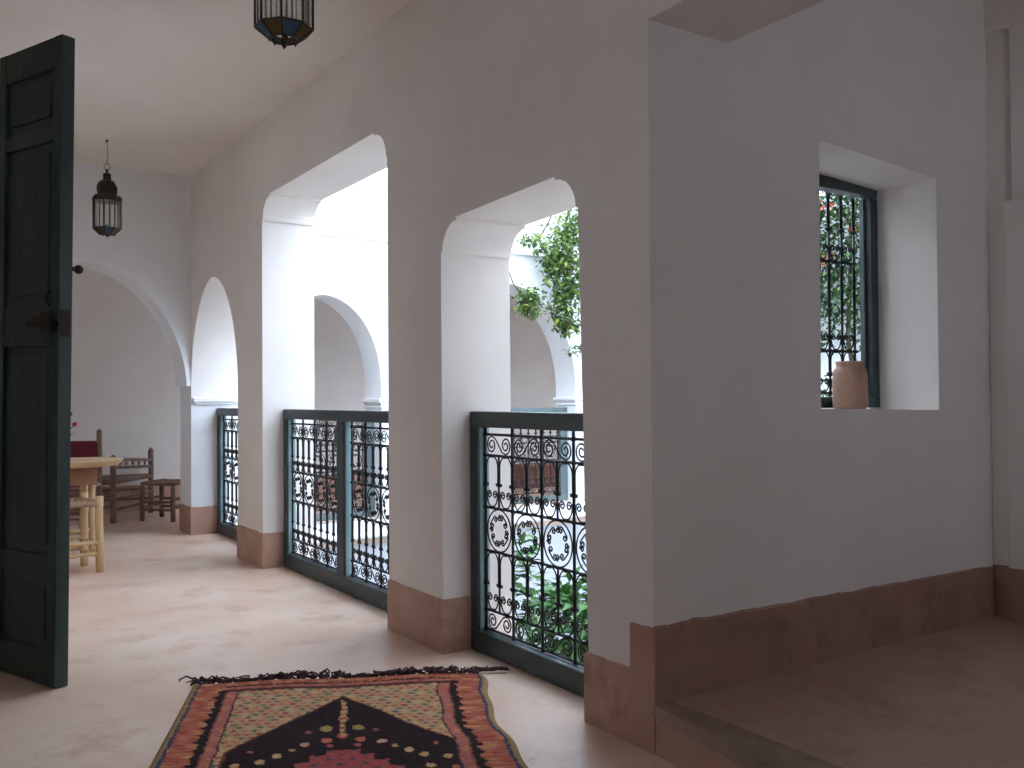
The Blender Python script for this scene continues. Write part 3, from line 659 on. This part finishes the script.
# ------------------------------------------------------------------ rug
TL = Vector((-.955, 1.437)); EX = Vector((.88524, -.46513)); EY = Vector((-.46513, -.88524))
RW, RL = 1.052, 1.85
def rugcol(s, t):
    ro = random.random
    nz = noise.noise(Vector((s*60, t*60, 0))); n2 = noise.noise(Vector((s*14, t*120, 4))); n3 = noise.noise(Vector((s*25, t*25, 9)))
    t_ = t if t < RL/2 else RL-t
    s += .005*noise.noise(Vector((s*70, t*70, 2)))+.004*noise.noise(Vector((s*20, t*20, 6))); t += .006*noise.noise(Vector((s*60, t*60, 12))); t_ = t if t < RL/2 else RL-t
    coral = (186+30*n2, 104+40*n2, 82+30*n2); pink = (186, 112, 98); ochre = (166, 134, 90); dark = (46+12*nz, 32+8*nz, 33+8*nz)
    beige = (200+20*nz, 160+22*nz, 120+18*nz); blue = (70, 74, 98)
    e = min(s, RW-s)
    if e < .021: return ochre
    if e < .032: return blue
    if t_ < .012: return (96, 66, 52)
    teeth = .098+.022*abs(math.sin(t*52))*(.6+.8*abs(n3))+.008*n3
    if t_ < .10:
        if e < .13 or t_ < .055: return (coral[0]+(14 if n3 > .1 else -12), coral[1]+(26 if n3 > .1 else -6), coral[2]+14*n3)
        if t_ < .072: return (88, 50, 46) if nz > -.3 else coral
        return pink if n3 > -.2 else (170, 84, 72)
    if e < teeth: return (coral[0]+(22*n3), coral[1]+34*n3+(22 if n2 > .25 else 0), coral[2]+20*n3)
    if e < .136: return dark
    if t_ < .125: return (92, 56, 50)
    if e < .142: return (150, 96, 74)
    if e < .172: return (pink[0]+20*n2, pink[1]+20*n2, pink[2]+14*n2) if n3 < .25 else (206, 132, 92)
    if e < .179: return (84, 60, 66)
    c = RW*.518; a = abs(s-c)
    mw = .347*min(1, max(0, (t_-.218)/.47)) if t_ > .218 else 0
    if a < mw:
        if mw-a < .010: return (116, 70, 56)
        if t_ > .715 and a < .05+.042*math.floor((t_-.70)/.05) and a < .24: 
            return (170+14*nz, 82+16*nz, 80+14*nz) if (math.sin(s*90)*math.sin(t*90) < .72) else (70, 84, 86)
        # stem and flowers
        if a < .009 and .27 < t_ < .62: return (206, 160, 112) if math.sin(t*150) > -.5 else (150, 90, 72)
        for (fx, ft, fr, col) in ((.0, .455, .022, (196, 96, 78)), (.050, .535, .024, (176, 152, 90)), (.0, .60, .024, (190, 84, 76)), (.052, .635, .020, (196, 112, 92)),
                                  (.105, .56, .014, (150, 100, 84)), (.115, .66, .017, (206, 160, 132)), (.04, .68, .013, (196, 90, 90)), (.19, .74, .018, (214, 176, 132)), (.15, .70, .012, (190, 150, 110)),
                                  (.235, .78, .018, (210, 164, 110)), (.30, .80, .016, (206, 160, 110)), (.27, .70, .010, (196, 110, 84)), (.245, .86, .016, (212, 168, 120)), (.31, .88, .014, (200, 130, 90))):
            if (a-fx)**2*1.6+(t_-ft)**2 < fr*fr: return col
        return dark
    # beige field with small motifs in diagonal rows
    gx = (s/.034)+.5*(math.floor(t/.030) % 2); gt = (t/.030); ix, it = math.floor(gx), math.floor(gt); fx, ft = gx-ix-.5, gt-it-.5
    k_ = (ix*2+it*3) % 7
    if abs(fx)*1.0+abs(ft) < .44+.25*nz:
        return [(168, 96, 78), (112, 122, 98), (204, 136, 98), (176, 100, 80), (106, 112, 104), (190, 118, 84), (208, 176, 128)][k_]
    if mw and a-mw < .012: return (214, 172, 122)
    return beige
ns, nt_ = 232, 400
vs = []; cols = []
for i in range(nt_+1):
    t = RL*i/nt_
    for j in range(ns+1):
        s = RW*j/ns
        wav = .014*math.sin(t*8+1)*max(0, (s/RW-.6)/.4)+.006*math.sin(t*21)*(s/RW)
        ss = s+.075*t+wav; tt = t+.010*math.sin(s*13+.5)*max(0, 1-t*3)
        p = TL+EX*ss+EY*tt
        e = min(s, RW-s, t, RL-t)
        z = .0025+.0085*min(1, e/.012)+.0018*noise.noise(Vector((s*90, t*90, 0)))*min(1, e/.02)+.003*max(0, noise.noise(Vector((s*3, t*3, 5))))*min(1, e/.03)
        vs.append((p.x, p.y, z))
        cols.append(rugcol(s, t))
fs = [(i*(ns+1)+j, i*(ns+1)+j+1, (i+1)*(ns+1)+j+1, (i+1)*(ns+1)+j) for i in range(nt_) for j in range(ns)]
rug = thing('rug', 'worn oriental rug, coral border and black medallion, dark fringe, on gallery floor', 'rug', (-.6, .7, 0))
me = bpy.data.meshes.new('pile'); me.from_pydata([(x+.6, y-.7, z) for x, y, z in vs], [], fs); me.update()
ca = me.color_attributes.new('weave', 'FLOAT_COLOR', 'POINT')
flat = []
for c in cols:
    l = lin(tuple(max(5, min(250, v)) for v in c)); flat += [l[0], l[1], l[2], 1.0]
ca.data.foreach_set('color', flat)
mr = bpy.data.materials.new('wool_pile'); mr.use_nodes = True; nt = mr.node_tree; b = nt.nodes['Principled BSDF']; b.inputs['Roughness'].default_value = .95; b.inputs['Specular IOR Level'].default_value = .1
at = nt.nodes.new('ShaderNodeAttribute'); at.attribute_name = 'weave'
tc = nt.nodes.new('ShaderNodeTexCoord'); nz = nt.nodes.new('ShaderNodeTexNoise'); nz.inputs['Scale'].default_value = 160
mx = nt.nodes.new('ShaderNodeMixRGB'); mx.blend_type = 'MULTIPLY'; mx.inputs[0].default_value = .45
nt.links.new(tc.outputs['Object'], nz.inputs['Vector']); nt.links.new(at.outputs['Color'], mx.inputs[1]); nt.links.new(nz.outputs[0], mx.inputs[2]); nt.links.new(mx.outputs[0], b.inputs['Base Color'])
bp = nt.nodes.new('ShaderNodeBump'); bp.inputs['Strength'].default_value = .6; bp.inputs['Distance'].default_value = .004; nt.links.new(nz.outputs[0], bp.inputs['Height']); nt.links.new(bp.outputs[0], b.inputs['Normal'])
me.materials.append(mr)
for p in me.polygons: p.use_smooth = True
po = bpy.data.objects.new('pile', me); COL.objects.link(po); po.parent = rug
for end in (0,):
    mb = MB(); rnd = random.Random(5)
    for i in range(150):
        s = rnd.random()*RW*1.0; amt = .6+.6*noise.noise(Vector((s*9, 3, 0))); p = TL+EX*s
        t0 = .010*math.sin(s*13+.5); pts = []; lean = rnd.uniform(-.07, .05); ln = rnd.uniform(.015, .06)*max(.3, amt)
        cur = Vector((p.x, p.y, .007))+Vector((EY.x, EY.y, 0))*t0
        for q in range(6):
            u = q/5; d = EX*(lean*u+.014*math.sin(u*8+i))-EY*(ln*(u+.25*math.sin(u*6+i)))
            pts.append((cur.x+d.x, cur.y+d.y, .006+.028*math.sin(PI*u*.9)*rnd.uniform(.3, 1.4)*max(.25, amt)))
        mb.tube(pts, [.0042, .0045, .004, .0035, .003, .0018], 5)
    for q in range(5):   # long curl at the corner
        pts = [(TL+EX*(RW-.02+.02*k_+.004*q)-EY*(.01+.008*math.sin(k_*1.4+q))) for k_ in range(7)]
        mb.tube([(p.x, p.y, .008+.012*abs(math.sin(i_*.9+q))) for i_, p in enumerate(pts)], .004, 5)
    mb.build('fringe', M['fringe'], rug, smooth=True)

# ------------------------------------------------------------------ plants
def leaf(mb, c, d, up_, L_, Wd, fold=.25):
    d = d.normalized(); s = d.cross(up_)
    s = s.normalized() if s.length > 1e-4 else Vector((1, 0, 0)); u = s.cross(d)
    a = c; b = c+d*L_*.5; e = c+d*L_-u*L_*.18
    mb.add([a, b+s*Wd+u*fold*Wd, e, b-s*Wd+u*fold*Wd, b], [(0, 1, 4), (1, 2, 4), (0, 4, 3), (4, 2, 3)])
def rdir(rnd, zb=-.2):
    a = rnd.random()*2*PI; z = rnd.uniform(-.8, .8)+zb; return Vector((math.cos(a), math.sin(a), z)).normalized()
def inv(u, v, y):
    d = Fv+Rv*((u-512)/FPX)-Uv*((v-384)/FPX); t = (y-CAM.y)/d.y; return CAM+d*t
rnd = random.Random(11)
vine = thing('hanging_vine', 'yellow-green vine hanging in front of the far arch, seen in the nearest opening', 'vine', (3.45, 5.1, 1.6))
stems = [[(3.60, 5.42, 2.985), (3.60, 5.25, 2.99), (3.62, 5.12, 2.9), (3.55, 5.0, 2.6), (3.45, 4.95, 2.2), (3.42, 4.95, 1.9), (3.48, 4.95, 1.62)],
         [(3.50, 5.42, 2.985), (3.50, 5.25, 2.99), (3.40, 5.05, 2.9), (3.20, 5.0, 2.62), (3.02, 4.98, 2.52)],
         [(2.7, 5.42, 2.985), (2.7, 5.25, 2.99), (2.72, 5.12, 2.9), (2.78, 5.05, 2.4), (2.86, 5.0, 2.12), (3.0, 5.0, 1.98)],
         [(3.85, 5.42, 2.985), (3.85, 5.25, 2.99), (3.75, 5.05, 2.7), (3.66, 5.0, 2.2), (3.6, 4.98, 1.75)]]
for st in stems:
    mb = MB(); mb.tube(st, [.008]*(len(st)-1)+[.003], 6); mb.build('stem', M['bark'], vine, smooth=True)
mb = MB()
clusters = [(3.52, 2.62, .20, .16, 170), (3.45, 2.35, .17, .14, 180), (3.33, 2.42, .13, .10, 90), (3.46, 2.12, .14, .14, 150), (3.40, 1.95, .09, .10, 70), (3.45, 1.80, .10, .09, 80), (3.52, 1.72, .06, .07, 35), (3.30, 2.30, .07, .10, 50),
            (3.06, 2.56, .07, .05, 34), (3.16, 2.50, .05, .05, 16), (3.03, 2.01, .10, .08, 80), (3.0, 1.90, .07, .07, 50), (3.08, 1.86, .05, .05, 18), (3.58, 1.52, .04, .05, 16), (3.62, 2.8, .25, .2, 120), (3.62, 2.1, .1, .3, 60)]
for (cx_, cz_, rx, rz, n) in clusters:
    for i in range(int(n*2.9)):
        c = Vector((rnd.gauss(cx_, rx*.5), 5.0+rnd.uniform(-.14, .12), rnd.gauss(cz_, rz*.5)))
        leaf(mb, c, rdir(rnd, -.3), Vector((rnd.uniform(-.4, .4), rnd.uniform(-.4, .4), 1)), rnd.uniform(.040, .070), rnd.uniform(.014, .023))
mb.build('foliage', M['leaf'], vine)
# dense climber on the courtyard right wall, seen through the window
cl = thing('climbing_vine', 'dense leafy climber with orange blossoms seen through the small grilled window', 'vine', (5.45, 3.4, -3.2))
for st in ([(5.5, 3.2, -3.2), (5.5, 3.3, -1), (5.47, 3.1, .5), (5.5, 3.3, 1.6), (5.45, 3.2, 2.6), (5.5, 3.4, 2.95)], [(5.5, 3.2, -1), (5.5, 3.8, .3), (5.48, 3.7, 1.5), (5.5, 4.1, 2.8)], [(5.5, 3.2, .5), (5.5, 2.6, 1.4), (5.48, 2.8, 2.8)]):
    mb = MB(); mb.tube(st, [.02]*(len(st)-1)+[.008], 6); mb.build('stem', M['bark'], cl, smooth=True)
mb = MB()
for i in range(16000):
    y = rnd.uniform(2.1, 4.6); z = rnd.uniform(.7, 3.3)
    dens = min(1, max(0, (z-1.45)/.6))+.6*noise.noise(Vector((y*3.4, z*3.4, 0)))+.10
    if rnd.random() > dens: continue
    c = Vector((5.32+rnd.uniform(-.2, .12), y, z))
    leaf(mb, c, rdir(rnd, -.3), Vector((rnd.uniform(-.5, .5), rnd.uniform(-.5, .5), 1)), rnd.uniform(.05, .085), rnd.uniform(.014, .024))
mb.build('foliage', M['darkleaf'], cl)
mb = MB()
for (y, z) in ((3.25, 2.75), (3.2, 2.3), (3.3, 2.28), (3.5, 2.9), (2.9, 2.5), (3.8, 2.4), (2.6, 2.8), (3.22, 2.78)):
    for i in range(14): leaf(mb, Vector((5.10, y+rnd.gauss(0, .04), z+rnd.gauss(0, .03))), rdir(rnd, 0), Vector((0, 0, 1)), .04, .012)
mb.build('blossom', M['orange'], cl)
# broad-leaved trees rising from the courtyard below
def tree(label, cx_, cy_, ztop, rad, n, seed, stretch=1.0):
    r_ = random.Random(seed)
    root = thing('courtyard_tree', label, 'tree', (cx_, cy_, -3.2))
    mb = MB(); mb.tube([(cx_, cy_, -3.2), (cx_+.04, cy_-.03, -2.2), (cx_, cy_, ztop-rad)], [.05, .04, .03], 8)
    mb.build('trunk', M['bark'], root, smooth=True)
    mb = MB(); lf = MB()
    for b_ in range(16):
        a = b_*2.4; e = Vector((cx_+rad*.8*math.cos(a)*r_.uniform(.4, 1), cy_+rad*.8*math.sin(a)*r_.uniform(.4, 1), ztop-rad*stretch*r_.uniform(.1, 1.5)))
        mb.tube([(cx_, cy_, ztop-rad*1.6), ((cx_+e.x)/2, (cy_+e.y)/2, e.z-.12), tuple(e)], [.014, .01, .005], 5)
    mb.build('branches', M['bark'], root)
    for i in range(n):
        d = rdir(r_, .1); q = r_.random()**.35; c = Vector((cx_+d.x*rad*q, cy_+d.y*rad*q, ztop-rad*stretch+d.z*rad*q*stretch))
        leaf(lf, c, (d+rdir(r_, -.5)*.9), Vector((r_.uniform(-.3, .3), r_.uniform(-.3, .3), 1)), r_.uniform(.12, .20), r_.uniform(.024, .040), .3)
    lf.build('foliage', M['bigleaf'], root)
tree('bright green broad-leaved tree filling the lower right of the nearest railing', 2.50, 3.10, -.10, .62, 1700, 21)
tree('slimmer green tree rising left behind the nearest railing', 2.22, 4.32, .36, .32, 520, 22, 3.4)
